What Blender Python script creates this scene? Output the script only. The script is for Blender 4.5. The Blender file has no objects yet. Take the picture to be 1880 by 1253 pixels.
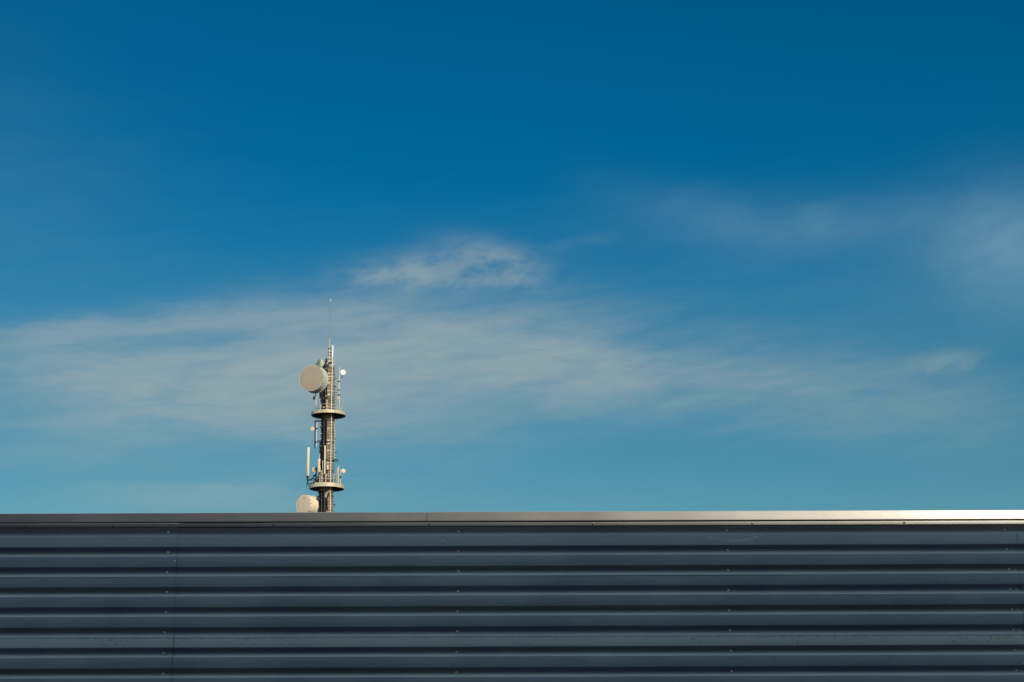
import bpy, math, random
from mathutils import Vector, Matrix, noise
random.seed(7)
R = math.radians
sc = bpy.context.scene
col = sc.collection

# ------------------------------------------------------------------ camera
F = 3200.0
PITCH, ROLL = 14.5, -0.206
CAM = Vector((0, 0, 1.6))
cam = bpy.data.cameras.new('camera')
camo = bpy.data.objects.new('camera', cam)
col.objects.link(camo)
sc.camera = camo
cam.lens = 36.0 * F / 1880.0
cam.clip_end = 20000
M3 = Matrix.Rotation(R(90 + PITCH), 3, 'X') @ Matrix.Rotation(R(ROLL), 3, 'Z')
camo.matrix_world = Matrix.Translation(CAM) @ M3.to_4x4()


def ray(px, py):
    return (M3 @ Vector((px - 940.0, -(py - 626.5), -F))).normalized()


def at(px, py, Y):                       # where the sight line through a photo pixel meets the vertical plane y = Y
    d = ray(px, py)
    return CAM + d * (Y / d.y)


# ------------------------------------------------------------------ sun direction
SUN_AZ, SUN_EL = 22.0, 19.0              # to the right of "straight behind the camera", above the horizon
sun_dir = Vector((math.sin(R(SUN_AZ)) * math.cos(R(SUN_EL)), -math.cos(R(SUN_AZ)) * math.cos(R(SUN_EL)), math.sin(R(SUN_EL))))


# ------------------------------------------------------------------ object helpers
def tag(o, label=None, cat=None, group=None, kind=None):
    if label: o['label'] = label
    if cat: o['category'] = cat
    if group: o['group'] = group
    if kind: o['kind'] = kind
    return o


def empty(name, loc):
    o = bpy.data.objects.new(name, None)
    col.objects.link(o)
    o.location = loc
    return o


def frame(ax):
    ax = ax.normalized()
    up = Vector((0, 0, 1)) if abs(ax.z) < 0.95 else Vector((0, 1, 0))
    u = up.cross(ax).normalized()
    return u, ax.cross(u).normalized()


class MB:
    def __init__(s):
        s.v, s.f = [], []

    def add(s, vs, fs):
        n = len(s.v)
        s.v += [Vector(v) for v in vs]
        s.f += [[i + n for i in f] for f in fs]
        return s

    def tube(s, a, b, r, seg=8, r2=None):
        a, b = Vector(a), Vector(b)
        r2 = r if r2 is None else r2
        u, w = frame(b - a)
        vs = []
        for p, q in ((a, r), (b, r2)):
            for i in range(seg):
                t = 2 * math.pi * i / seg
                vs.append(p + u * (q * math.cos(t)) + w * (q * math.sin(t)))
        fs = [[i, (i + 1) % seg, seg + (i + 1) % seg, seg + i] for i in range(seg)]
        fs += [list(range(seg))[::-1], list(range(seg, 2 * seg))]
        return s.add(vs, fs)

    def path(s, pts, r, seg=6):
        pts = [Vector(p) for p in pts]
        n = len(pts)
        vs, fs = [], []
        u = None
        for k, p in enumerate(pts):
            t = (pts[min(k + 1, n - 1)] - pts[max(k - 1, 0)]).normalized()
            if u is None:
                u, w = frame(t)
            else:
                u = (u - t * u.dot(t)).normalized()
                w = t.cross(u)
            for i in range(seg):
                a = 2 * math.pi * i / seg
                vs.append(p + u * (r * math.cos(a)) + w * (r * math.sin(a)))
        for k in range(n - 1):
            for i in range(seg):
                j = (i + 1) % seg
                fs.append([k * seg + i, k * seg + j, (k + 1) * seg + j, (k + 1) * seg + i])
        fs += [list(range(seg))[::-1], [(n - 1) * seg + i for i in range(seg)]]
        return s.add(vs, fs)

    def lathe(s, o, ax, prof, seg=48, a0=0.0, a1=2 * math.pi):   # prof: (distance along axis, radius)
        o = Vector(o)
        ax = Vector(ax).normalized()
        u, w = frame(ax)
        vs, fs = [], []
        full = abs(a1 - a0 - 2 * math.pi) < 1e-6
        n = seg if full else seg + 1
        for (h, r) in prof:
            for i in range(n):
                t = a0 + (a1 - a0) * i / seg
                vs.append(o + ax * h + u * (max(r, 1e-4) * math.cos(t)) + w * (max(r, 1e-4) * math.sin(t)))
        for k in range(len(prof) - 1):
            for i in range(seg):
                j = (i + 1) % n
                fs.append([k * n + i, k * n + j, (k + 1) * n + j, (k + 1) * n + i])
        return s.add(vs, fs)

    def box(s, c, size, rot=None, bev=0.0):
        c = Vector(c)
        hx, hy, hz = [q / 2 for q in size]
        m = rot if rot is not None else Matrix.Identity(3)
        if bev <= 0:
            vs = [c + m @ Vector((x * hx, y * hy, z * hz)) for z in (-1, 1) for x, y in ((-1, -1), (1, -1), (1, 1), (-1, 1))]
            fs = [[3, 2, 1, 0], [4, 5, 6, 7], [0, 1, 5, 4], [1, 2, 6, 5], [2, 3, 7, 6], [3, 0, 4, 7]]
        else:
            b = bev
            ring = lambda ix, iy: [(-ix + b, -iy), (ix - b, -iy), (ix, -iy + b), (ix, iy - b), (ix - b, iy), (-ix + b, iy), (-ix, iy - b), (-ix, -iy + b)]
            vs = []
            for z, sh in ((-hz, b * .6), (-hz + b, 0), (hz - b, 0), (hz, b * .6)):
                for x, y in ring(hx - sh, hy - sh):
                    vs.append(c + m @ Vector((x, y, z)))
            fs = [list(range(8))[::-1], list(range(24, 32))]
            for k in range(3):
                for i in range(8):
                    j = (i + 1) % 8
                    fs.append([k * 8 + i, k * 8 + j, k * 8 + 8 + j, k * 8 + 8 + i])
        return s.add(vs, fs)

    def torus(s, c, ax, Rr, r, seg=40, sub=6, a0=0.0, a1=2 * math.pi):
        c = Vector(c)
        u, w = frame(Vector(ax))
        n = seg + 1
        pts = [c + u * (Rr * math.cos(a0 + (a1 - a0) * i / seg)) + w * (Rr * math.sin(a0 + (a1 - a0) * i / seg)) for i in range(n)]
        return s.path(pts, r, sub)

    def build(s, name, mat, parent=None, ang=35, origin=None, label=None):
        base = Vector(origin) if origin is not None else (parent_world(parent) if parent else Vector((0, 0, 0)))
        me = bpy.data.meshes.new(name)
        me.from_pydata([tuple(v - base) for v in s.v], [], s.f)
        me.validate()
        me.update()
        import bmesh
        bm = bmesh.new()
        bm.from_mesh(me)
        bmesh.ops.recalc_face_normals(bm, faces=bm.faces)
        bm.to_mesh(me)
        bm.free()
        for p in me.polygons:
            p.use_smooth = True
        me.set_sharp_from_angle(angle=R(ang))
        me.materials.append(mat)
        o = bpy.data.objects.new(name, me)
        col.objects.link(o)
        pw = parent_world(parent) if parent else Vector((0, 0, 0))
        o.location = base - pw
        if parent: o.parent = parent
        if label: o['label'] = label
        return o


def parent_world(o):
    p = Vector((0, 0, 0))
    while o is not None:
        p = p + o.location
        o = o.parent
    return p


# ------------------------------------------------------------------ material helpers
class NT:
    def __init__(s, tree):
        s.t = tree

    def n(s, typ, **kw):
        o = s.t.nodes.new(typ)
        for k, v in kw.items():
            setattr(o, k, v)
        return o

    def put(s, sock, v):
        if hasattr(v, 'is_output'):
            s.t.links.new(v, sock)
        elif v is not None:
            sock.default_value = v

    def m(s, op, a, b=None, c=None, clamp=False):
        o = s.n('ShaderNodeMath', operation=op, use_clamp=clamp)
        for i, q in enumerate((a, b, c)):
            s.put(o.inputs[i], q)
        return o.outputs[0]

    def vec(s, x, y, z):
        o = s.n('ShaderNodeCombineXYZ')
        for i, q in enumerate((x, y, z)):
            s.put(o.inputs[i], q)
        return o.outputs[0]

    def noise(s, v, scale, detail=4, rough=0.55, dist=0.0):
        o = s.n('ShaderNodeTexNoise')
        s.put(o.inputs['Vector'], v)
        o.inputs['Scale'].default_value = scale
        o.inputs['Detail'].default_value = detail
        o.inputs['Roughness'].default_value = rough
        o.inputs['Distortion'].default_value = dist
        return o.outputs['Fac']

    def step(s, v, a, b, lo=0.0, hi=1.0):
        o = s.n('ShaderNodeMapRange', interpolation_type='SMOOTHSTEP')
        s.put(o.inputs[0], v)
        for i, q in zip((1, 2, 3, 4), (a, b, lo, hi)):
            s.put(o.inputs[i], q)
        return o.outputs[0]

    def mix(s, f, a, b, blend='MIX'):
        o = s.n('ShaderNodeMix', data_type='RGBA', blend_type=blend)
        s.put(o.inputs[0], f)
        for i, q in ((6, a), (7, b)):
            if isinstance(q, tuple) and len(q) == 3: q = q + (1.0,)
            s.put(o.inputs[i], q)
        return o.outputs[2]


def mat(name, c, rough=0.6, metal=0.0, spec=0.5, var=0.15, scale=4.0, ior=None, bump=0.0, stretch=(1, 1, 1), c2=None):
    m = bpy.data.materials.new(name)
    m.use_nodes = True
    t = NT(m.node_tree)
    b = m.node_tree.nodes['Principled BSDF']
    tc = t.n('ShaderNodeTexCoord')
    mp = t.n('ShaderNodeMapping')
    t.put(mp.inputs[0], tc.outputs['Object'])
    mp.inputs['Scale'].default_value = stretch
    nz = t.noise(mp.outputs[0], scale, 6, 0.6)
    f = t.step(nz, 0.3, 0.7)
    lo = tuple(q * (1 - var) for q in c)
    hi = c2 if c2 else tuple(min(1, q * (1 + var)) for q in c)
    t.put(b.inputs['Base Color'], t.mix(f, lo, hi))
    t.put(b.inputs['Roughness'], t.m('ADD', rough - .05, t.m('MULTIPLY', nz, .1)))
    b.inputs['Metallic'].default_value = metal
    b.inputs['Specular IOR Level'].default_value = spec
    if ior: b.inputs['IOR'].default_value = ior
    if bump > 0:
        bp = t.n('ShaderNodeBump')
        bp.inputs['Strength'].default_value = bump
        bp.inputs['Distance'].default_value = 0.01
        t.put(bp.inputs['Height'], nz)
        t.put(b.inputs['Normal'], bp.outputs[0])
    return m


# ------------------------------------------------------------------ world: clear evening sky with cirrus
w = bpy.data.worlds.new('World')
sc.world = w
w.use_nodes = True
t = NT(w.node_tree)
bg = w.node_tree.nodes['Background']
bg.inputs[1].default_value = 0.15
sky = t.n('ShaderNodeTexSky', sky_type='NISHITA', sun_disc=False)
sky.sun_elevation = R(SUN_EL)
sky.sun_rotation = R(180 - SUN_AZ)
sky.altitude = 100
tc = t.n('ShaderNodeTexCoord')
sep = t.n('ShaderNodeSeparateXYZ')
t.put(sep.inputs[0], tc.outputs['Generated'])
X, Y, Z = sep.outputs
DEG = 180 / math.pi
el = t.m('MULTIPLY', t.m('ARCSINE', Z), DEG)
az = t.m('MULTIPLY', t.m('ARCTAN2', X, Y), DEG)
# grading of the physical sky by elevation
ramp = t.n('ShaderNodeValToRGB')
t.put(ramp.inputs[0], t.m('DIVIDE', el, 90.0, clamp=True))
GR = [(0, 0.42, 0.6768, 0.6882), (5, 0.34, 0.6204, 0.6696), (9.1, 0.25, 0.5725, 0.6321), (11.4, 0.17, 0.5391, 0.6321), (13.2, 0.115, 0.5152, 0.6366), (15.7, 0.055, 0.5021, 0.6726), (17.65, 0.018, 0.4676, 0.682), (20.3, 0.0, 0.4364, 0.6585), (25.6, 0.0, 0.4111, 0.6397), (32, 0.06, 0.4161, 0.6397), (50, 0.2, 0.48, 0.6494), (90, 0.3, 0.5, 0.6494)]
cr = ramp.color_ramp
for i, g in enumerate(GR):
    e = cr.elements[i] if i < 2 else cr.elements.new(g[0] / 90.0)
    e.position = g[0] / 90.0
    e.color = (g[1] / 1.5, g[2] / 1.5, g[3] / 1.5, 1)
dotn = t.n('ShaderNodeVectorMath', operation='DOT_PRODUCT')
t.put(dotn.inputs[0], tc.outputs['Generated'])
dotn.inputs[1].default_value = sun_dir
near = t.step(dotn.outputs['Value'], -0.5, 0.45)
grade = t.mix(near, ramp.outputs[0], (.42, .48, .50))
clear = t.mix(1.0, sky.outputs[0], grade, 'MULTIPLY')

# cirrus: soft elongated banks, torn up by noise stretched along the wind
base_v = t.vec(t.m('MULTIPLY', az, .22), t.m('MULTIPLY', t.m('ADD', el, t.m('MULTIPLY', az, -.05)), .75), 0.0)
w1 = t.m('SUBTRACT', t.noise(base_v, .55, 3, .5), .5)
vb = t.n('ShaderNodeVectorMath', operation='ADD')
t.put(vb.inputs[0], base_v)
vb.inputs[1].default_value = (37.3, 11.7, 4.1)
w2 = t.m('SUBTRACT', t.noise(vb.outputs[0], 1.3, 5, .6), .5)
azw = t.m('ADD', az, t.m('MULTIPLY', w1, 3.5))
elw = t.m('ADD', el, t.m('ADD', t.m('MULTIPLY', w1, .9), t.m('MULTIPLY', w2, .9)))


def dirpx(px, py):
    d = ray(px, py)
    return math.degrees(math.atan2(d.x, d.y)), math.degrees(math.asin(d.z))


PX = math.degrees(1 / F)


def bank(px, py, sx, sy, rot, amp, U=None, V=None, p=1.0):
    U, V = U or azw, V or elw
    u0, v0 = dirpx(px, py)
    c, s_ = math.cos(R(rot)), math.sin(R(rot))
    du, dv = t.m('SUBTRACT', U, u0), t.m('SUBTRACT', V, v0)
    a = t.m('DIVIDE', t.m('ADD', t.m('MULTIPLY', du, c), t.m('MULTIPLY', dv, s_)), sx * PX)
    b = t.m('DIVIDE', t.m('SUBTRACT', t.m('MULTIPLY', dv, c), t.m('MULTIPLY', du, s_)), sy * PX)
    q = t.m('ADD', t.m('MULTIPLY', a, a), t.m('MULTIPLY', b, b))
    return t.m('MULTIPLY', t.m('EXPONENT', t.m('MULTIPLY', q, -.5)), amp)


def total(lst):
    r = lst[0]
    for q in lst[1:]:
        r = t.m('ADD', r, q)
    return r


BANKS = [(420, 700, 250, 60, 2, .58), (120, 655, 150, 40, 0, .26), (640, 670, 180, 72, 8, .42), (900, 645, 190, 62, -3, .44), (1020, 688, 130, 40, -12, .30),
         (320, 592, 190, 15, 8, .33), (560, 590, 110, 26, 8, .22), (1260, 690, 190, 48, -8, .29), (1560, 720, 200, 56, -6, .17), (1780, 770, 160, 40, -4, .07),
         (280, 700, 170, 34, 2, .22), (290, 630, 140, 13, 5, -.22), (260, 780, 260, 32, 2, .20), (760, 790, 170, 50, -4, .14), (380, 905, 170, 26, 4, .20), (140, 840, 160, 18, 4, .14), (600, 925, 300, 20, 0, .08), (1350, 560, 420, 110, 0, .03), (60, 420, 260, 130, 0, .025)]
main = total([bank(*b) for b in BANKS])
st_v = t.vec(t.m('MULTIPLY', azw, .16), t.m('ADD', t.m('MULTIPLY', elw, .85), t.m('MULTIPLY', azw, -.07)), 3.3)
streak = t.noise(st_v, 1.5, 8, .56, .3)
main = t.m('MULTIPLY', t.m('MAXIMUM', main, 0.0), t.step(streak, .25, .68, .66, 1.48))
fib_v = t.vec(t.m('MULTIPLY', azw, .42), t.m('ADD', t.m('MULTIPLY', el, 2.6), t.m('MULTIPLY', azw, -.30)), 7.7)
fib = t.noise(fib_v, 1.5, 7, .6, .1)
main = t.m('MULTIPLY', main, t.step(fib, .3, .7, .84, 1.16))
# the small torn patch above, and the veil to the right
pv = t.vec(t.m('MULTIPLY', az, .55), t.m('ADD', t.m('MULTIPLY', el, 1.15), t.m('MULTIPLY', az, -.18)), 8.8)
pn = t.noise(pv, 1.5, 9, .60, .12)
az2 = t.m('ADD', az, t.m('MULTIPLY', w2, 1.5))
el2 = t.m('ADD', el, t.m('MULTIPLY', t.m('SUBTRACT', pn, .5), .75))
patch = total([bank(*b, U=az2, V=el2) for b in ((765, 492, 70, 21, 8, .50), (915, 478, 62, 21, -16, .50), (850, 512, 100, 14, -2, .24), (1050, 446, 50, 8, 10, .06),
                                              (1725, 665, 44, 13, 5, .36), (680, 500, 45, 12, 6, .22))])
patch = t.m('MULTIPLY', patch, t.step(pn, .27, .72, .16, 1.5))
veil = total([bank(*b) for b in ((1870, 465, 100, 80, -8, .47), (1560, 420, 240, 34, -3, .20), (1300, 400, 130, 30, -20, .11), (1500, 405, 40, 14, -18, .10),
                                 (1690, 540, 200, 60, 10, .07))])
veil = t.m('MULTIPLY', veil, t.step(pn, .3, .7, .84, 1.08))
edge = bank(-60, 340, 170, 190, 0, .05)
dens = t.m('SUBTRACT', 1.0, t.m('EXPONENT', t.m('MULTIPLY', t.m('ADD', main, t.m('MULTIPLY', patch, .95)), -1.26)))
c1 = t.mix(t.m('ADD', veil, edge, clamp=True), clear, (1.35, 2.45, 3.1))
c2 = t.mix(t.m('MULTIPLY', dens, .95, clamp=True), c1, (2.36, 2.84, 2.82))
hv = t.vec(t.m('MULTIPLY', t.m('DIVIDE', X, t.m('MAXIMUM', Z, .1)), .8), t.m('MULTIPLY', t.m('DIVIDE', Y, t.m('MAXIMUM', Z, .1)), 1.6), 2.0)
overhead_fill = t.m('MULTIPLY', t.step(el, 34, 58), t.step(t.noise(hv, 1.2, 6, .6, .2), .30, .62, .55, .97))  # unseen bright cloud overhead, added to light the upward slopes of the wall
c3 = t.mix(overhead_fill, c2, (8.9, 11.6, 12.3))
t.put(bg.inputs[0], c3)

# ------------------------------------------------------------------ sun
sl = bpy.data.lights.new('sun', 'SUN')
sl.energy = 5.0
sl.angle = R(0.2)
sl.color = (1.0, .85, .63)
so = bpy.data.objects.new('sun', sl)
col.objects.link(so)
so.rotation_euler = (-sun_dir).to_track_quat('-Z', 'Y').to_euler()
so.location = sun_dir * 60

# ------------------------------------------------------------------ ground
g = MB()
N = 24
gs = [-6000, -1500, -400, -120, -40, -15, 0, 15, 40, 120, 400, 1500, 6000]
n = len(gs)
g.add([(x, y, 0) for y in gs for x in gs], [[j * n + i, j * n + i + 1, (j + 1) * n + i + 1, (j + 1) * n + i] for j in range(n - 1) for i in range(n - 1)])
m_ground = mat('asphalt', (.034, .034, .036), .9, var=.3, scale=1.3, bump=.3)
tag(g.build('ground', m_ground), kind='structure')

# ------------------------------------------------------------------ warehouse with horizontal trapezoidal cladding
YC = 16.0                                 # plane of the outward crests
DEP = 0.044                               # depth of the profile
UND, VAL, UPS = .0295, .0180, .0380                               # height of the underside slope
zc = lambda py, Y=YC: at(940, py, Y).z
Z0 = zc(966.2)                            # lower edge of the crest under the flashing
PIT = (Z0 - zc(1225.2)) / 7.0             # pitch of the profile
ware = empty('corrugated_warehouse', (0, YC, 0))
tag(ware, 'long dark slate blue warehouse of horizontal corrugated metal sheets with a shiny cap flashing', 'building')

# painted steel
m_clad = bpy.data.materials.new('slate_painted_steel')
m_clad.use_nodes = True
t = NT(m_clad.node_tree)
b = m_clad.node_tree.nodes['Principled BSDF']
tcn = t.n('ShaderNodeNewGeometry')
sp = t.n('ShaderNodeSeparateXYZ')
t.put(sp.inputs[0], tcn.outputs['Position'])
PXs, PYs, PZs = sp.outputs
blot = t.noise(tcn.outputs['Position'], .9, 5, .6)
fine = t.noise(t.vec(t.m('MULTIPLY', PXs, 2.2), 0.0, t.m('MULTIPLY', PZs, 30)), 1.0, 6, .6)
drip = t.noise(t.vec(t.m('MULTIPLY', PXs, 26), 0.0, t.m('MULTIPLY', PZs, 4.5)), 1.0, 5, .6)
grain = t.noise(tcn.outputs['Position'], 160, 3, .6)
basec = t.mix(t.step(blot, .35, .65), (.135, .184, .234), (.178, .232, .282))
basec = t.mix(t.m('MULTIPLY', t.step(fine, .4, .75), .34), basec, (.24, .29, .31))
basec = t.mix(t.m('MULTIPLY', t.step(grain, .45, .7), .10), basec, (.05, .06, .08))


def band(z1, z2, soft=.003):
    return t.m('MULTIPLY', t.step(PZs, z1 - soft, z1 + soft), t.step(PZs, z2 - soft, z2 + soft, 1.0, 0.0))


zr = lambda k: Z0 - PIT * k               # lower edge of crest k
# dirt specks and dust on the sixth visible crest, with its sky reflection painted paler
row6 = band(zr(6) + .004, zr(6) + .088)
speck = t.noise(t.vec(t.m('MULTIPLY', PXs, 90), 0.0, t.m('MULTIPLY', PZs, 26)), 1.0, 5, .75)
patchy = t.step(t.noise(tcn.outputs['Position'], 1.7, 3, .6), .36, .62)
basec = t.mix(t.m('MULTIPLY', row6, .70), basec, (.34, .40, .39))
basec = t.mix(t.m('MULTIPLY', t.m('MULTIPLY', row6, t.m('MULTIPLY', t.step(speck, .52, .60), patchy)), .62), basec, (.06, .075, .085))
basec = t.mix(t.m('MULTIPLY', t.m('MULTIPLY', band(zr(6) + .081, zr(6) + .086, .001), t.step(drip, .4, .55)), .6), basec, (.03, .035, .045))
# sky light painted into the colour of the sloping ledges and first crest
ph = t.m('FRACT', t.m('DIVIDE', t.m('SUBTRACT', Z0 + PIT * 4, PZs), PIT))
ledge_light = t.m('MULTIPLY', t.step(ph, (UND + VAL - .001) / PIT, (UND + VAL + .004) / PIT), t.step(ph, (UND + VAL + UPS - .003) / PIT, (UND + VAL + UPS + .001) / PIT, 1.0, 0.0))
light_vary = t.step(t.noise(t.vec(t.m('MULTIPLY', PXs, .5), 0.0, t.m('MULTIPLY', PZs, 6)), 1.0, 5, .6), .25, .75, .55, 1.0)
basec = t.mix(t.m('MULTIPLY', t.m('MULTIPLY', ledge_light, light_vary), .50), basec, (.36, .41, .40))
basec = t.mix(t.m('MULTIPLY', t.m('MULTIPLY', band(zr(1) + .004, zr(1) + .10), light_vary), .38), basec, (.34, .39, .40))
# thin dark crease line along the third
zl = zc(1058.5 - 0.2)
basec = t.mix(t.m('MULTIPLY', t.m('MULTIPLY', band(zl - .0032, zl + .0032, .001), t.step(t.noise(t.vec(PXs, 3.0, 0.0), .35, 2, .5), .42, .55)), .8), basec, (.025, .03, .04))
# faint vertical runs
basec = t.mix(t.m('MULTIPLY', t.step(drip, .62, .8), .18), basec, (.26, .30, .31))
# arc shaped scuff on the first crest
sa, sb = at(1343, 974, YC), at(1343, 995, YC)
xs = t.m('DIVIDE', t.m('SUBTRACT', PXs, at(1346, 985, YC).x), .25)
arc_z = t.m('ADD', zc(995) + .002, t.m('MULTIPLY', t.m('MULTIPLY', xs, xs), .045))
arc = t.m('MULTIPLY', t.step(t.m('ABSOLUTE', t.m('SUBTRACT', PZs, arc_z)), .002, .014, 1.0, 0.0), t.step(t.m('ABSOLUTE', xs), .9, 1.05, 1.0, 0.0))
arc = t.m('MULTIPLY', arc, band(zr(1), zr(1) + .12))
basec = t.mix(t.m('MULTIPLY', t.m('MULTIPLY', arc, t.step(fine, .3, .65, .15, 1.0)), .38), basec, (.52, .55, .52))
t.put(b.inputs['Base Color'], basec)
t.put(b.inputs['Roughness'], t.m('ADD', .40, t.m('MULTIPLY', blot, .16)))
b.inputs['IOR'].default_value = 1.32
bp = t.n('ShaderNodeBump')
bp.inputs['Strength'].default_value = .25
bp.inputs['Distance'].default_value = .003
t.put(bp.inputs['Height'], t.noise(t.vec(t.m('MULTIPLY', PXs, 1.2), 0.0, t.m('MULTIPLY', PZs, 9)), 1.0, 3, .5))
t.put(b.inputs['Normal'], bp.outputs[0])

# flashing: same colour, glossier coat with metal pigment
m_flash = mat('metallic_flashing_paint', (.008, .013, .026), .272, spec=.5, var=.06, scale=1.1, ior=2.8)
m_flash.node_tree.nodes['Principled BSDF'].inputs['Specular Tint'].default_value = (.89, .93, .98, 1)
m_dark = mat('dark_soffit', (.02, .022, .026), .8)
m_lap_shadow = mat('grey_lap_shadow', (.05, .062, .075), .7)
m_zinc = mat('zinc_screw', (.80, .74, .70), .35, metal=.0, scale=60, var=.1)
m_capscrew = mat('painted_screw', (.03, .035, .04), .25, spec=.6)
m_roof = mat('grey_roof_membrane', (.18, .18, .18), .9)
m_side = mat('slate_side_cladding', (.08, .10, .12), .5)

TILT = {1: .010, 2: .004, 3: .002, 4: 0, 5: 0, 6: .009, 7: 0, 8: 0}


def profile():
    """points (y outward offset from the crest plane, z) from the top down, bends rounded"""
    raw = [(0.0, Z0 + .105)]
    k = 0
    while zr(k) > .25:
        z = zr(k)
        nt_ = TILT.get(k + 1, random.uniform(0, .003))
        up = UPS
        raw += [(0.0, z), (DEP, z - UND), (DEP, z - UND - VAL), (nt_, z - UND - VAL - up)]
        k += 1
    raw.append((0.0, zr(k)))
    out = [raw[0]]
    for a, p, c in zip(raw, raw[1:], raw[2:]):
        for q in (a, c):
            d = Vector((q[0] - p[0], q[1] - p[1]))
            L = min(.0020, d.length * .3)
            d.normalize()
            out.append((p[0] + d.x * L, p[1] + d.y * L))
        out[-1], out[-2] = out[-1], out[-2]
        d1 = Vector(out[-2])
        d2 = Vector(out[-1])
        mid = (d1 + d2) / 2 * .5 + Vector(p) * .5
        out.insert(len(out) - 1, (mid.x, mid.y))
    out.append(raw[-1])
    return out


PROF = profile()


def sheet(x0, x1, off, seed, wavy_end):
    mb = MB()
    nx = max(2, int((x1 - x0) / .22))
    xs_ = [x0 + (x1 - x0) * i / nx for i in range(nx + 1)]
    vs = []
    for i, x in enumerate(xs_):
        for (yo, z) in PROF:
            ww = noise.noise(Vector((x * .45 + seed, z * 2.2, 0))) * .0030 + noise.noise(Vector((x * 1.6, z * 5.0, seed))) * .0007
            lean = 0.0
            xe = x
            if wavy_end and i == nx:
                xe = x + noise.noise(Vector((z * 9, seed, 2))) * .012 + (z - 3.5) * .0016
                ww -= .004
            vs.append((xe, YC + yo - off + ww, z))
    m_ = len(PROF)
    fs = [[i * m_ + j, (i + 1) * m_ + j, (i + 1) * m_ + j + 1, i * m_ + j + 1] for i in range(nx) for j in range(m_ - 1)]
    mb.add(vs, fs)
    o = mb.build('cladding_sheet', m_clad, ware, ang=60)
    sol = o.modifiers.new('thickness', 'SOLIDIFY')
    sol.thickness = .0012
    sol.offset = -1
    sol.use_rim = False
    return o


def lap_shadow(parent, x1, off, seed):  # dark strip standing in for the shadow line where the sheets overlap
    mb = MB()
    vs = []
    for (yo, z) in PROF:
        xe = x1 + noise.noise(Vector((z * 9, seed, 2))) * .012 + (z - 3.5) * .0016
        ww = noise.noise(Vector((x1 * .45 + seed, z * 2.2, 0))) * .0022 - .0015
        wd = .0025 + .0085 * noise.noise(Vector((z * 14, seed, 7)))
        wd = max(wd, .0002)
        vs += [(xe + .0005, YC + yo - off + ww, z), (xe + .0005 + wd, YC + yo - off + ww, z)]
    m_ = len(PROF)
    mb.add(vs, [[2 * j, 2 * j + 1, 2 * j + 3, 2 * j + 2] for j in range(m_ - 1)])
    return mb.build('lap_shadow', m_lap_shadow, parent, ang=60)


SX = [-11.0, at(316, 1090, YC).x, at(1868, 1090, YC).x, 12.5]
sheets = [sheet(SX[0], SX[1] + .03, .006, 1.3, True), sheet(SX[1] - .06, SX[2] + .03, .003, 5.1, True), sheet(SX[2] - .06, SX[3], 0.0, 9.7, False)]

lap_shadow(sheets[0], SX[1] + .03, .006, 1.3)
lap_shadow(sheets[1], SX[2] + .03, .003, 5.1)

# screws: domed head on a washer
smb = MB().lathe((0, 0, 0), (0, -1, 0), [(-.004, .0085), (.0008, .0085), (.0016, .0080), (.002, .0055), (.0055, .0052), (.0072, .0036), (.0076, 0)], 12)
smb_mesh = smb.build('screw', m_zinc, None)
screw_me = smb_mesh.data
cap_me = screw_me.copy()
cap_me.materials[0] = m_capscrew
bpy.data.objects.remove(smb_mesh)


def screw(parent, x, y, z, s=1.0, turn=0.0, name='screw', me=None):
    o = bpy.data.objects.new(name, me or screw_me)
    col.objects.link(o)
    o.parent = parent
    pw = parent_world(parent)
    o.location = Vector((x, y, z)) - pw
    o.rotation_euler = (random.uniform(-.12, .12), turn, random.uniform(-.12, .12))
    o.scale = (s, s, s)
    return o


def sheet_y(x, z, yo, off, seed):
    return YC + yo - off + noise.noise(Vector((x * .45 + seed, z * 2.2, 0))) * .0030 + noise.noise(Vector((x * 1.6, z * 5.0, seed))) * .0007


for k in range(0, 8):
    zv = zr(k) - UND - VAL * .80
    for (px, si, off, seed) in ((303, 0, .006, 1.3), (840, 1, .003, 5.1), (1338, 1, .003, 5.1), (1857, 1, .003, 5.1)):
        if px == 303: px = 308.5 - k * 1.55
        elif px == 840: px = 842.2 - k * .6
        elif px == 1338: px = 1335.3 + k * 1.15
        else: px = 1847.5 + k * 3.1
        x = at(px + random.uniform(-.8, .8), 975 + 37 * k, YC).x
        screw(sheets[si], x, sheet_y(x, zv, DEP, off, seed) - .001, zv + random.uniform(-.002, .002), 1.5)
    x = at(1860 + 2.6 * k, 975 + 37 * k, YC).x
    if k > 0:
        screw(sheets[1], x, sheet_y(x, zv, DEP, .003, 5.1) - .001, zv - .003, 1.1)
for (px, py) in ((813, 994.5), (1388.5, 988.5), (1397, 984.5), (1876, 1181), (1878, 1219), (321, 1031)):   # seam rivets, and bright paint chips built as rivet heads
    p = at(px, py, YC - .004)
    sh = sheets[0] if px < 400 else sheets[1]
    screw(sh, p.x, YC - (.009 if px < 400 else .0045), p.z, .8, name='rivet_chip')

# cap flashing
YF = YC - .030
zt, zb = at(940, 939.7, YF).z, at(940, 956.7, YF).z
yl = YC - .014
zl1, zl2 = at(940, 958.9, yl).z, at(940, 966.0, yl).z
FP = [(YC + .30, zt - .004), (YC + .02, zt + .006), (YF + .003, zt + .001), (YF, zt - .003), (YF, zb + .003), (YF + .002, zb), (yl + .012, zb - .002), (yl + .010, zl1 - .001), (yl, zl1 - .003),
      (yl, zl2 + .002), (yl + .002, zl2), (yl + .012, zl2 + .006)]


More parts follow.
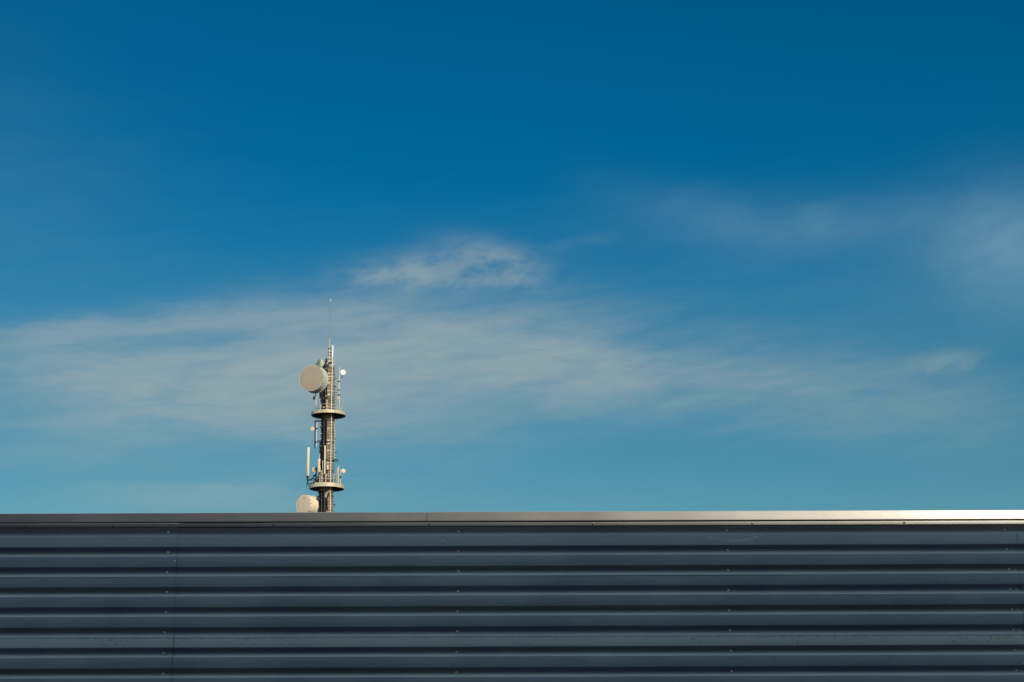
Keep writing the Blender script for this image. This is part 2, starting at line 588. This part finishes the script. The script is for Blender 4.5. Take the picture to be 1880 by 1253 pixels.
def flashing(x0, x1, seed):
    mb = MB()
    nx = int((x1 - x0) / .3)
    vs = []
    for i in range(nx + 1):
        x = x0 + (x1 - x0) * i / nx
        for j, (y, z) in enumerate(FP):
            q = noise.noise(Vector((x * .35, seed, 0))) * .0014
            vs.append((x, y + q, z + noise.noise(Vector((x * .3, seed + 4, 0))) * .0012))
    m_ = len(FP)
    mb.add(vs, [[i * m_ + j, (i + 1) * m_ + j, (i + 1) * m_ + j + 1, i * m_ + j + 1] for i in range(nx) for j in range(m_ - 1)])
    o = mb.build('cap_flashing', m_flash, ware, ang=30)
    sol = o.modifiers.new('thickness', 'SOLIDIFY')
    sol.thickness = .001
    sol.offset = -1
    sol.use_rim = False
    return o


xj = at(783.7, 950, YF).x
joints = [-11.05, xj - 6.0, xj, xj + 6.0, 12.55]
flash = [flashing(a + .0025, b_ - .0025, 3.0 * i) for i, (a, b_) in enumerate(zip(joints, joints[1:]))]
for px, py in ((48, 967.5), (208, 964.5), (503, 963.5), (788, 962.3), (1088.5, 960), (1381, 959.6), (1660, 958.6)):
    p = at(px, py, yl)
    i = max(j for j in range(4) if joints[j] <= p.x)
    screw(flash[i], p.x, yl - .0005, (zl1 + zl2) / 2 + (-.002 if px > 100 else -.012), 1.15, me=cap_me)

# the rest of the building (behind the front)
top = zt - .05
MB().box((.75, YC + 10.15, top / 2), (23.46, 20.0, top - .02)).build('wall', m_side, ware, 30)
MB().box((.75, YC + 10.2, top + .0), (23.5, 19.3, .016)).build('roof', m_roof, ware, 30)
for xx in (-11.03, 12.53):
    MB().box((xx, YC + .06, (zt - .08) / 2), (.05, .19, zt - .08), bev=.006).build('corner_trim', m_flash, ware, 30)
MB().box((.75, YC + .09, .10), (23.4, .12, .2), bev=.01).build('plinth', mat('concrete_plinth', (.3, .29, .27), .9), ware, 30)

# ------------------------------------------------------------------ unseen block added behind the camera: keeps low sun and sky off the cladding
YN = -3.0
hd = (YC - YN) / math.cos(R(SUN_AZ))
HN = zl2 + .021 + hd * math.tan(R(SUN_EL))
nb = empty('added_shade_block', (6, YN, 0))
tag(nb, 'unseen plain flat roofed block added behind the camera to shade the corrugated wall', 'building')
m_render = mat('grey_render', (.16, .155, .15), .9, var=.12, scale=.7)
m_glass = mat('window_glass', (.02, .025, .03), .12, spec=.6)
m_frame = mat('window_frame_paint', (.06, .06, .065), .5)
wl = MB()
wx0, wx1 = -62.0, 66.0
wins = [(x, z) for z in (1.9, 5.1, 8.1) for x in [wx0 + 3.2 + 3.5 * i for i in range(36)]]
wl.box(((wx0 + wx1) / 2, YN - 6.0, (HN - .3) / 2), (wx1 - wx0, 12.0, HN - .3))
wl.build('wall', m_render, nb, 30)
MB().box(((wx0 + wx1) / 2, YN - 6.0, HN - .15), (wx1 - wx0 + .0, 12.0, .3), bev=.02).build('roof_parapet', m_frame, nb, 30)
for (x, z) in wins:
    fr = MB()
    for dx, dz, sx, sz in ((0, .78, 1.7, .07), (0, -.78, 1.7, .07), (-.82, 0, .06, 1.49), (.82, 0, .06, 1.49), (0, 0, .05, 1.49)):
        fr.box((x + dx, YN + .03, z + dz), (sx, .08, sz))
    fo = fr.build('window', m_frame, nb, 30)
    MB().box((x, YN + .012, z), (1.6, .02, 1.5)).build('pane', m_glass, fo, 30)

# ------------------------------------------------------------------ telecom tower
YT = 150.0
S = (at(602, 800, YT) - at(603, 800, YT)).length     # one photo pixel at the tower, in metres


def P(px, py, d=0.0):                    # d: photo-pixel units towards the camera from the tower axis
    return at(px, py, YT - d * S)


base = P(599, 930)
tower = empty('telecom_tower', (base.x, YT, 0))
tag(tower, 'slender telecommunication mast with two round platforms, drum dishes and panel antennas rising behind the wall', 'tower')
m_cream = mat('cream_painted_steel', (.385, .345, .262), .5, var=.14, scale=2.5)
m_ladder = mat('ivory_ladder_paint', (.60, .53, .40), .5, var=.08)
m_white = mat('white_fibreglass', (.78, .77, .74), .4, var=.05, scale=2.0)
m_panel = mat('panel_antenna_plastic', (.50, .455, .37), .5, var=.06, scale=2.0)
m_col = mat('weathered_brown_column', (.085, .070, .062), .75, var=.35, scale=2.2, stretch=(1, 1, .5), bump=.5, c2=(.185, .160, .140))
m_rust = mat('red_brown_primer', (.20, .10, .08), .7, var=.3, scale=3)
m_black = mat('black_cable', (.007, .008, .011), .8, var=.2, spec=.05)
m_greycable = mat('grey_cable', (.075, .075, .08), .7, var=.3, spec=.2)
m_steel = mat('dark_steel', (.016, .020, .027), .6, var=.25, spec=.2)
m_galv = mat('galvanised_steel', (.36, .36, .35), .45, metal=.3, var=.15)
m_radome = mat('taupe_radome', (.240, .215, .190), .7, var=.04, scale=1.5)
m_shroud = mat('pale_grey_green_shroud', (.38, .43, .41), .6, var=.08, scale=1.2)
m_whip = mat('grey_whip', (.10, .11, .12), .6)
m_back = mat('grey_green_dish_paint', (.27, .31, .285), .65, var=.08)
m_radome2 = mat('cream_radome', (.47, .41, .35), .65, var=.04, scale=1.5)
m_shroud2 = mat('cream_shroud', (.60, .535, .42), .55, var=.06, scale=1.2)
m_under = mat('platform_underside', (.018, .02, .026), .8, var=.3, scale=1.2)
m_mark = mat('red_mark', (.42, .16, .12), .7, var=.2)

# column, tapering, down to the ground
cpts = [(603.4, 675, 9.6), (602.6, 700, 10.6), (602.7, 760, 10.9), (602.3, 800, 11.2), (600.8, 850, 11.8), (599.3, 897, 12.3), (599.0, 940, 12.7)]


def axis(py):
    for a, b_ in zip(cpts, cpts[1:]):
        if py <= b_[1] or b_ is cpts[-1]:
            f = (py - a[1]) / (b_[1] - a[1])
            return a[0] + (b_[0] - a[0]) * f, a[2] + (b_[2] - a[2]) * f
    return cpts[-1][0], cpts[-1][2]


rings = [(P(x, y), r * S) for x, y, r in cpts]
rings.append((Vector((rings[-1][0].x + .25, YT, 0)), rings[-1][1] * 1.75))
vs, fs, seg = [], [], 40
for (c, r) in rings:
    for i in range(seg):
        a = 2 * math.pi * i / seg
        vs.append((c.x + r * math.cos(a), YT + r * math.sin(a), c.z))
for k in range(len(rings) - 1):
    for i in range(seg):
        j = (i + 1) % seg
        fs.append([k * seg + i, k * seg + j, (k + 1) * seg + j, (k + 1) * seg + i])
fs.append(list(range(seg)))
column = MB().add(vs, fs).build('column', m_col, tower)


def ring_band(py, h, extra, m_, name='clamp_ring'):
    x, r = axis(py)
    c = P(x, py)
    hh = h * S
    return MB().lathe(c - Vector((0, 0, hh / 2)), (0, 0, 1), [(0, (r - .2) * S), (0, (r + extra) * S), (hh, (r + extra) * S), (hh, (r - .2) * S)], 40).build(name, m_, column)


for py, h, ex, m_ in ((676.2, 1.8, .9, m_steel), (682, 3.2, .5, m_rust), (688, 1.0, .8, m_galv), (694, 1.6, 1.0, m_cream), (698.5, 3.6, .5, m_rust), (706, 1.2, .9, m_galv),
                      (713, 2.0, .5, m_rust), (720.5, 1.6, 1.0, m_cream), (727, 1.1, .7, m_galv), (733, 1.8, .6, m_col), (773.5, 2.2, 1.1, m_steel), (789.5, .8, .6, m_galv),
                      (811, 1.2, .9, m_galv), (814, 3.0, .6, m_steel), (816.6, 1.0, .9, m_galv), (829, .8, .5, m_galv), (846.5, 2.4, 1.2, m_steel), (852.5, .9, .6, m_galv),
                      (866, 1.4, .7, m_steel), (876, 1.0, .7, m_galv), (913, 1.0, .8, m_steel), (917, 3.2, .5, m_rust), (921, .8, .7, m_galv), (932, .8, .6, m_galv)):
    ring_band(py, h, ex, m_)

# bundles of black cables up the left side
for (y0, y1, a0, a1, n_) in ((678, 752, 165, 256, 12), (770, 886, 165, 254, 14), (902, 975, 165, 264, 16)):
    mb, mg = MB(), MB()
    for i in range(n_):
        ang = R(a0 + (a1 - a0) * i / (n_ - 1))
        pts = []
        for k in range(9):
            py = y0 + (y1 - y0) * k / 8
            x, r = axis(min(py, 940))
            rr = r + .9 + random.uniform(-.25, .25)
            pts.append(P(x + rr * math.cos(ang), py, -rr * math.sin(ang)))
        (mg if i % 4 == 2 else mb).path(pts, (.75 if i % 4 == 2 else 1.02) * S, 6)
    mb.build('cable_bundle', m_black, column)
    mg.build('cable_bundle', m_greycable, column)
    if y0 > 700:
        k = y0 + 14
        while k < min(y1, 940) - 3:
            x, r = axis(k)
            for ang in (R(188), R(203)):
                if random.random() < .75:
                    MB().box(P(x + (r + 2.1) * math.cos(ang), k + random.uniform(-1, 1), -(r + 2.1) * math.sin(ang)), (1.0 * S, 1.0 * S, .9 * S)).build('cable_clamp', m_galv, column)
            k += random.uniform(9, 16)

# small stand-off brackets and fittings along both sides of the column
rb = random.Random(31)
for y0, y1 in ((680, 748), (778, 884), (905, 940)):
    k = y0
    while k < y1:
        x, r = axis(k)
        sd = -1 if rb.random() < .62 else 1
        L = rb.uniform(1.6, 4.2)
        d = rb.uniform(0, 6)
        q = MB().tube(P(x + sd * (r - 1), k, d), P(x + sd * (r + 1 + L), k + rb.uniform(-.6, .6), d), rb.uniform(.35, .6) * S, 6)
        if rb.random() < .45:
            q.box(P(x + sd * (r + 1 + L * .7), k, d), (rb.uniform(1.4, 2.4) * S, 2 * S, rb.uniform(1.4, 3.4) * S))
        q.build('bracket', m_steel if rb.random() < .75 else m_galv, column)
        k += rb.uniform(5.5, 10.5)

# ladder on the front: one bright rail with rungs to both sides
lad = MB()
lp = [P(610.6, 656, 13.5), P(609.6, 690, 13.5), P(608.5, 745, 13.8), P(608.0, 790, 14), P(607.2, 850, 14.5), P(606.4, 897, 15), P(605.9, 948, 15.4)]
lad.path(lp, .72 * S, 8)
py = 664.0
while py < 948:
    f = 0
    xr = 610.3 - (py - 664) * .0155
    if not (750 < py < 771 or 885 < py < 902):
        lad.tube(P(xr - 4.3, py, 14), P(xr + 4.3, py, 14), .25 * S, 6)
    py += 5.3
for py in (668, 694, 721, 745, 775, 811, 846, 880, 913, 935):
    x, r = axis(py)
    xr = 610.3 - (py - 664) * .0155
    lad.tube(P(xr, py, 14), P(xr - 1, py, r - 2), .5 * S, 6)
ladder = lad.build('ladder', m_ladder, tower)
# cable rack with step pegs at the right of the column
st = MB()
st.tube(P(614.6, 773, 2), P(613.9, 843, 2), .38 * S, 6)
k = 776.0
while k < 842:
    st.box(P(614.7, k, 2), (2.1 * S, 1.2 * S, 1.0 * S))
    k += 4.3
st.build('step_rack', m_cream, tower)
st = MB()
st.tube(P(613.6, 672, 3), P(613.9, 748, 3), .3 * S, 6)
for k in range(674, 748, 6):
    st.tube(P(613.2, k, 3), P(616.2, k - .8, 3), .32 * S, 5)
st.build('step_rack', m_steel, tower)


# round platforms with rim, underside and railing
def platform(cx, cy, Rp, rimh, postr, posts, rail_up, arcs):
    c = P(cx, cy)                        # centre of the lower edge
    h = rimh * S
    rim = MB().lathe(c, (0, 0, 1), [(0.02, (Rp - 1.2) * S), (0, (Rp - .3) * S), (.01, Rp * S), (h - .01, Rp * S), (h, (Rp - .3) * S), (h, (Rp - 1.2) * S), (.02, (Rp - 1.2) * S)], 72)
    po = rim.build('platform', m_cream, tower, ang=40)
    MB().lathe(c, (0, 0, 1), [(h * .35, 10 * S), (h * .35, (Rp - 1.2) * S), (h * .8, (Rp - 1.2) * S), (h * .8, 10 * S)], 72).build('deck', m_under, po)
    bm_ = MB()
    for i in range(10):
        a = 2 * math.pi * (i + .35) / 10
        d = Vector((math.cos(a), math.sin(a), 0))
        bm_.box(c + d * (20.5 * S) + Vector((0, 0, h * .22)), (18 * S, 1.4 * S, h * .26), Matrix.Rotation(a, 3, 'Z'))
    bm_.build('support_beam', m_steel, po)
    rl = MB()
    for a in posts:
        d = Vector((math.cos(R(a)), math.sin(R(a)), 0)) * (postr * S)
        rl.tube(c + d + Vector((0, 0, h * .7)), c + d + Vector((0, 0, h + rail_up * S)), .52 * S, 7)
    for f in (.55, 1.0):
        for (a0, a1) in arcs:
            rl.torus(c + Vector((0, 0, h + rail_up * f * S)), (0, 0, 1), postr * S, .42 * S, 40, 5, R(a0) - math.pi / 2, R(a1) - math.pi / 2)
    rl.build('railing', m_cream, po)
    return po


plat1 = platform(603.2, 764.2, 31.6, 6.0, 24.6, (8, 35, 62, 95, 125, 150, 172, 205, 240, 266, 318, 345), 11.5, ((0, 360),))
plat2 = platform(599.8, 898.6, 32.0, 6.2, 25.2, (5, 30, 60, 95, 130, 155, 178, 210, 245, 272, 305, 335), 17.5, ((0, 360),))
# access hatch step in the front rim of the lower platform
MB().lathe(P(599.8, 898.6) + Vector((0, 0, 6.2 * S)), (0, 0, 1), [(-.02, 30.6 * S), (-.02, 31.9 * S), (1.3 * S, 31.2 * S), (1.3 * S, 30.0 * S), (-.02, 29.8 * S)], 24, R(232), R(306)).build('toe_board', m_cream, plat2)


# drum antennas
def drum(face_px, face_py, Rpx, turn, Lpx, m_face, m_sh, mark=False, d0=0.0, back=0.35, name='drum_antenna', tilt=0.0, bolts=0):
    nrm = Vector((-math.sin(R(turn)) * math.cos(R(tilt)), -math.cos(R(turn)) * math.cos(R(tilt)), math.sin(R(tilt))))
    c = P(face_px, face_py, d0)
    r, L = Rpx * S, Lpx * S
    sh = MB().lathe(c, -nrm, [(-.004, r * .975), (-.012, r * .99), (.0, r), (.05 * L, r * 1.0), (.055 * L, r * .985), (L * .93, r * .985), (L * .94, r * 1.012), (L, r * 1.012), (L * 1.01, r * .97),
                              (L * (1 + back * .5), r * .72), (L * (1 + back), r * .30), (L * (1 + back), 0)], 64)
    root = sh.build(name, m_sh, tower, ang=28)
    MB().lathe(c, nrm, [(.006, r * .972), (.018, r * .90), (.030, r * .6), (.036, r * .3), (.038, 0)], 64).build('radome', m_face, root, ang=40)
    u, w_ = frame(nrm)
    if bolts:
        for i in range(bolts):
            a = 2 * math.pi * i / bolts
            d = u * math.cos(a) + w_ * math.sin(a)
            MB().box(c - nrm * (.07 * L) + d * (r * .995), (.05, .06, .07), Matrix((u, w_, nrm)).transposed(), bev=.008).build('latch', m_steel, root)
    if mark:
        wv = w_ if w_.z > 0 else -w_
        mm = MB()
        ctr = P(*mark, d0 + 3)
        off = (ctr - c)
        off -= nrm * off.dot(nrm)
        pc = c + off + nrm * .034
        uu = Vector((0, 0, 1)).cross(nrm).normalized()
        mm.lathe(pc, nrm, [(-.02, 1.5 * S), (.004, 1.5 * S), (.006, 0)], 20)
        mm.build('emblem', m_mark, root)
    return root, c, nrm


big, bc, bn = drum(572.0, 694.3, 24.6, 18.0, 19.5, m_radome, m_shroud, d0=26, back=.30, bolts=14)
big['label'] = 'large drum dish with taupe face'
low, lc, ln = drum(557.2, 926.6, 18.2, 37.0, 20.0, m_radome2, m_shroud2, mark=(556.8, 913.4), d0=12, back=.25, bolts=16)
low['label'] = 'cream drum dish low on the mast with a red mark'
sm, s_c, sn = drum(584.8, 669.6, 10.6, 60.0, 13.0, m_back, m_back, d0=-4, back=.3, tilt=8)
sm['label'] = 'smaller grey green drum dish half hidden behind the large one'
# mounts
mb = MB()
bb = bc - bn * (19.5 * 1.3 * S)
mb.tube(bb + bn * .2, bb - bn * .25, 4.0 * S, 16)
mb.tube(P(588, 684, 4), P(588, 732, 4), 1.7 * S, 10)
for py in (690, 700, 712, 722):
    mb.tube(P(588, py, 4), P(598, py + .5, 2), 1.2 * S, 8)
mb.box(P(588.5, 697, 5), (5 * S, 5 * S, 16 * S), bev=.03)
mb.tube(P(579.6, 719, 14), P(579.8, 729, 14), .85 * S, 8)
mb.tube(P(589.8, 716, 8), P(589.9, 742, 8), .9 * S, 8)
mb.box(P(590.5, 722.5, 8), (4.5 * S, 3 * S, 4 * S), bev=.02)
mb.box(P(594, 731, 9), (3 * S, 3 * S, 8 * S), bev=.02)
mb.build('mounting_frame', m_steel, big)
mb = MB()
lb = lc - ln * (20 * 1.25 * S)
mb.tube(lb + ln * .2, lb - ln * .2, 3.2 * S, 14)
mb.tube(P(584.6, 912, 4), P(584.2, 962, 4), 1.1 * S, 10)
for py in (914, 917, 930, 944):
    mb.tube(P(583.6, py, 4), P(592, py, 2), .8 * S, 8)
mb.box(P(582.6, 917, 6), (3.5 * S, 3 * S, 5 * S), bev=.02)
mb.build('mounting_frame', m_steel, low)
mb = MB()
mb.tube(P(578.5, 669.6, 8), P(585.8, 664.4, 6), .55 * S, 6)
mb.tube(P(594.5, 661.0, 2), P(598.5, 667.0, 2), .5 * S, 6)
mb.tube(P(586, 673.5, 2), P(597, 673.3, 2), .5 * S, 6)
mb.box(P(599.3, 662.0, 3), (3.6 * S, 3 * S, 7 * S), bev=.02)
mb.box(P(598.2, 670.5, 4), (6.5 * S, 4 * S, 5 * S), Matrix.Rotation(.3, 3, 'Y'), bev=.02)
mb.box(P(606.0, 666.5, 6), (7.0 * S, 4 * S, 3.2 * S), Matrix.Rotation(-.3, 3, 'Y'), bev=.02)
mb.tube(P(600, 676, 5), P(608, 664, 5), .8 * S, 6)
mb.tube(P(597, 684, 6), P(601, 672, 6), .9 * S, 6)
mb.build('mounting_frame', m_steel, sm)

# top: mast tube, rod and whip
mast = MB()
mast.path([P(604.3, 680, 3), P(604.7, 640.5, 3)], 1.95 * S, 14)
for q in (30, 100, 150, 210, 280, 330):
    mast.tube(P(603.4 + 8.6 * math.cos(R(q)), 676, -8.6 * math.sin(R(q))), P(604.4 + 1.5 * math.cos(R(q)), 664, 3 - 1.5 * math.sin(R(q))), .6 * S, 7)
mast.tube(P(604.8, 641, 3), P(605.4, 621.5, 3), .72 * S, 8)
mo = mast.build('mast', m_cream, tower)
for py in (641, 648.5, 653.6, 660.5):
    c = P(604.7, py, 3)
    MB().lathe(c - Vector((0, 0, .4 * S)), (0, 0, 1), [(0, 1.8 * S), (0, 3.0 * S if py < 642 else 2.4 * S), (.9 * S, 3.0 * S if py < 642 else 2.4 * S), (.9 * S, 1.8 * S)], 20).build('clamp_ring', m_steel, mo)
MB().box(P(607.6, 647.5, 3), (1.8 * S, 1.4 * S, 1.6 * S)).build('bracket', m_steel, mo)
MB().box(P(607.9, 653.6, 3), (1.6 * S, 1.4 * S, 1.2 * S)).build('bracket', m_steel, mo)
wh = MB().tube(P(605.4, 622, 3), P(607.15, 553, 3),   .28 * S, 6, .22 * S).build('whip_antenna', m_whip, tower)
MB().tube(P(607.1, 554, 3), P(607.3, 548.8, 3), .30 * S, 8).build('tip', m_white, wh)
MB().path([P(610.55, 657, 13.5), P(611.1, 634.2, 13.5)], 1.05 * S, 10).build('omni_antenna', m_white, tower)


def dish(px, py, rpx, turn, m_, d, arm, label):
    nrm = Vector((-math.sin(R(turn)), -math.cos(R(turn)), .0))
    c = P(px, py, d)
    r = rpx * S
    o = MB().lathe(c, -nrm, [(-.10 * r, 0), (-.09 * r, r * .5), (-.04 * r, r * .9), (0, r * .98), (.06 * r, r), (.45 * r, r), (.52 * r, r * .9), (.95 * r, r * .35), (1.25 * r, r * .3), (1.25 * r, 0)], 32).build('small_dish', m_, tower, ang=40, label=label)
    mb = MB()
    for a, b_, rr in arm:
        mb.tube(P(*a), P(*b_), rr * S, 7)
    mb.build('bracket', m_steel, o)
    return o


dish(629.9, 684.1, 4.9, -16, m_white, 3, (((630, 688, 1), (628.8, 692.5, 0), .7), ((628.8, 692.5, 0), (624.5, 695, 0), .45), ((629.5, 688.5, 0), (632, 688.7, 0), .6)), 'small white dish beside the top pole')
dish(573.4, 787.7, 4.0, 8, m_radome2, 5, (((576.8, 788.2, 3), (582.8, 786.6, 3), 1.0), ((580, 789.5, 3), (583, 786, 3), .5)), 'small cream dish between the two platforms')
dish(630.2, 865.0, 4.1, -6, m_radome2, 4, (((627.5, 866.5, 3), (621.5, 864, 2), .9), ((628, 867, 3), (622, 868.5, 2), .5)), 'small cream dish at the right of the lower platform')


def pole(pts, r, m_, d, name='antenna_pole'):
    return MB().path([P(x, y, d) for x, y in pts], r * S, 9).build(name, m_, tower)


# right hand antenna poles on the upper platform
pr = pole([(623.6, 674), (623.3, 724.5)], 1.0, m_cream, 4)
pr2 = pole([(620.9, 694), (620.6, 724)], .62, m_cream, 3)
pole([(623.4, 727), (622.9, 756)], 1.0, m_cream, 4)
mb = MB()
for py, x0 in ((695, 613), (721.5, 613)):
    mb.tube(P(x0, py, 2), P(621.5, py + .2, 3), .45 * S, 6)
for py in (700.6, 716.5, 725.5):
    mb.box(P(622.2, py, 4), (5.6 * S, 3 * S, 1.2 * S))
mb.build('bracket', m_steel, pr)
MB().box(P(620.5, 731.2, 3), (3.4 * S, 3 * S, 5.8 * S), bev=.02).build('equipment_box', m_cream, tower)
MB().box(P(576.6, 731.2, 6), (3.6 * S, 4 * S, 6 * S), bev=.03).build('equipment_box', m_steel, tower)
pole([(580.3, 727), (579.8, 757)], 1.05, m_cream, 6)
pole([(590.0, 731), (589.2, 755)], .9, m_cream, -10)
pole([(600.2, 734), (600.0, 756)], .95, m_cream, 26)
# dark and grey poles below the upper platform
dp = pole([(578.6, 772), (577.8, 823.5)], .95, m_steel, 3)
pole([(581.9, 771), (581.2, 820)], .7, m_galv, 1)
mb = MB()
for py in (774, 811.5):
    mb.tube(P(577.6, py, 3), P(593, py + .2, 1), .95 * S, 7)
    mb.tube(P(581, py - 1.8, 1), P(593, py - 2.4, -2), .5 * S, 6)
mb.box(P(578.8, 774, 3), (3.0 * S, 3 * S, 3.2 * S), bev=.02)
mb.box(P(578.9, 813, 3), (3.2 * S, 3 * S, 3.0 * S), bev=.02)
mb.build('bracket', m_steel, dp)
dp2 = pole([(587.6, 811), (587.1, 833)], .95, m_steel, 4)
MB().box(P(588.4, 820.3, 4), (5.4 * S, 3 * S, 2.4 * S), bev=.02).build('bracket', m_steel, dp2)
pole([(587.0, 833), (586.7, 846)], .5, m_galv, 4)
# hoop with a loop of spare cable at the right
mb = MB()
mb.torus(P(617.0, 846.2, 2), (0, .1, 1), 4.2 * S, .55 * S, 28, 6)
mb.torus(P(617.2, 844.4, 2), (.1, .0, 1), 3.6 * S, .35 * S, 28, 6)
mb.build('cable_loop', m_steel, tower)


# panel antennas
def panel(x, y0, y1, wd, depth, d, turn, m_=m_panel, label=None, lean=0.0):
    a, b_ = P(x + lean, y0, d), P(x, y1, d)
    L = (a - b_).length
    o = MB().box((a + b_) / 2, (wd * S, depth * S, L), Matrix.Rotation(math.asin(max(-1, min(1, (a.x - b_.x) / L))), 3, 'Y') @ Matrix.Rotation(R(turn), 3, 'Z'), bev=.05)
    return o.build('panel_antenna', m_, tower, ang=40, label=label)


p1 = panel(564.9, 821.6, 874.6, 5.2, 3.2, 8, -18, lean=1.35, label='longest panel antenna, standing clear at the left')
mb = MB()
mb.tube(P(564.9, 874.4, 8), P(564.6, 878, 8), 2.7 * S, 10, 2.2 * S)
mb.tube(P(564.6, 878, 8), P(564.8, 890, 8), 1.5 * S, 8, .9 * S)
mb.path([P(563, 879, 9), P(566, 884, 9), P(563.2, 889, 9), P(562.2, 893, 9), P(563.2, 896, 9)], .45 * S, 5)
mb.path([P(566.2, 878, 9), P(563.8, 884, 9), P(566.2, 890, 9), P(565.6, 893.5, 9)], .45 * S, 5)
mb.tube(P(564.8, 888, 8), P(578, 888.3, 8), .7 * S, 6)
mb.tube(P(566, 881.5, 8), P(573, 878.5, 8), .6 * S, 6)
mb.build('mount', m_steel, p1)
p2 = panel(585.7, 842.3, 867.8, 5.4, 3.0, 16, -10, lean=.35)
MB().tube(P(585.5, 867.5, 15), P(585.3, 889, 15), .9 * S, 8).build('mount', m_steel, p2)
p3 = panel(595.9, 818.2, 870.3, 3.0, 2.4, 17, -12, lean=.75)
MB().box(P(595.6, 875, 16), (3.0 * S, 3 * S, 9 * S), bev=.03).build('mount', m_steel, p3)
p4 = panel(601.3, 854.0, 863.0, 3.4, 2.2, 15, 0)
MB().tube(P(601.0, 863, 14), P(600.9, 869, 14), 1.1 * S, 8).build('mount', m_steel, p4)
p5 = panel(580.6, 857.3, 867.0, 3.0, 2.6, 10, 0, m_=m_steel)
MB().tube(P(580.6, 867, 9), P(580.4, 886, 9), .8 * S, 7).build('mount', m_steel, p5)
bx = MB().box(P(575.3, 863, 9), (4.6 * S, 3.5 * S, 8.0 * S), Matrix.Rotation(R(-25), 3, 'Z'), bev=.03).build('equipment_box', mat('faded_tan_plastic', (.48, .36, .28), .6), tower)
MB().box(P(577.8, 861, 10.4), (1.4 * S, 1.6 * S, 3 * S)).build('bracket', m_steel, bx)
# posts on the lower platform
for x, y0, y1, r_, d, m_ in ((577.3, 858, 891, .95, 8, m_cream), (589.6, 864, 892, .8, 20, m_cream), (597.6, 871, 889, .9, 24, m_cream), (618.8, 859, 888, .75, 10, m_cream), (621.4, 856, 889, .95, 12, m_cream),
                             (624.7, 861.5, 892, .7, 8, m_cream), (592.3, 846, 890, .55, 18, m_galv), (606.5, 872, 889, .6, 24, m_galv)):
    pole([(x + (y1 - y0) * .008, y0), (x, y1)], r_, m_, d)
MB().box(P(624.8, 876.5, 9), (2.6 * S, 2.6 * S, 5 * S), bev=.02).build('equipment_box', m_steel, tower)
MB().box(P(583.2, 881, 18), (6.0 * S, 4 * S, 9 * S), bev=.03).build('equipment_box', m_steel, tower)
MB().box(P(579.2, 872.5, 15), (3.6 * S, 3 * S, 5 * S), bev=.03).build('equipment_box', m_steel, tower)
MB().box(P(594.2, 883, 16), (3.2 * S, 3 * S, 10 * S), bev=.03).build('equipment_box', m_steel, tower)
# hanging jumper cables
mb = MB()
for pts in ([(566, 882), (571, 882), (574, 878.5), (576.5, 873.5), (581, 871.5), (586, 872.5), (588, 877)], [(568, 888), (572, 889), (576, 887.5), (579, 883), (583, 878.5)],
            [(576, 879), (580, 880), (584, 879), (588, 880)], [(579, 874), (582, 877), (581, 884), (584, 889)], [(590, 830), (588.4, 836), (590, 843), (589, 852), (592, 862)],
            [(592, 838), (590.2, 848), (591.6, 858), (590.6, 872)], [(601, 868), (602, 873), (599.5, 878), (601, 885)]):
    mb.path([P(x, y, 17 + .2 * (x - 575)) for x, y in pts], .85 * S, 6)
mb.build('jumper_cable', m_black, tower)
# pale conduits curling out under the lower platform
mb = MB()
for q in (0, 2.0):
    mb.path([P(x + q, y + q * .5, 15.5) for x, y in ((596.6, 913), (597.2, 908), (599.0, 904.5), (601.6, 902.5), (604.0, 902.2), (605.2, 900))], .6 * S, 7)
mb.build('conduit', m_galv, column)
mb = MB()
for q in (0, 1.7, 3.2):
    mb.path([P(x + q, y + q * .4, 14.2) for x, y in ((598.6, 936), (597.8, 925), (597.6, 916), (599.2, 909.5), (602.0, 905.5), (604.0, 903))], .5 * S, 6)
mb.build('jumper_cable', m_black, column)
# white beacon lights
for x, y, d in ((598.6, 727.5, 14), (594.4, 748.8, 14)):
    MB().lathe(P(x, y, d), (0, 0, 1), [(-.9 * S, 0), (-.8 * S, .8 * S), (0, 1.1 * S), (.6 * S, .9 * S), (.9 * S, 0)], 14).build('beacon', m_white, tower)

# ------------------------------------------------------------------ render settings
sc.view_settings.view_transform = 'Standard'
sc.view_settings.look = 'None'
sc.view_settings.exposure = 0
sc.view_settings.gamma = 1
sc.render.engine = 'CYCLES'
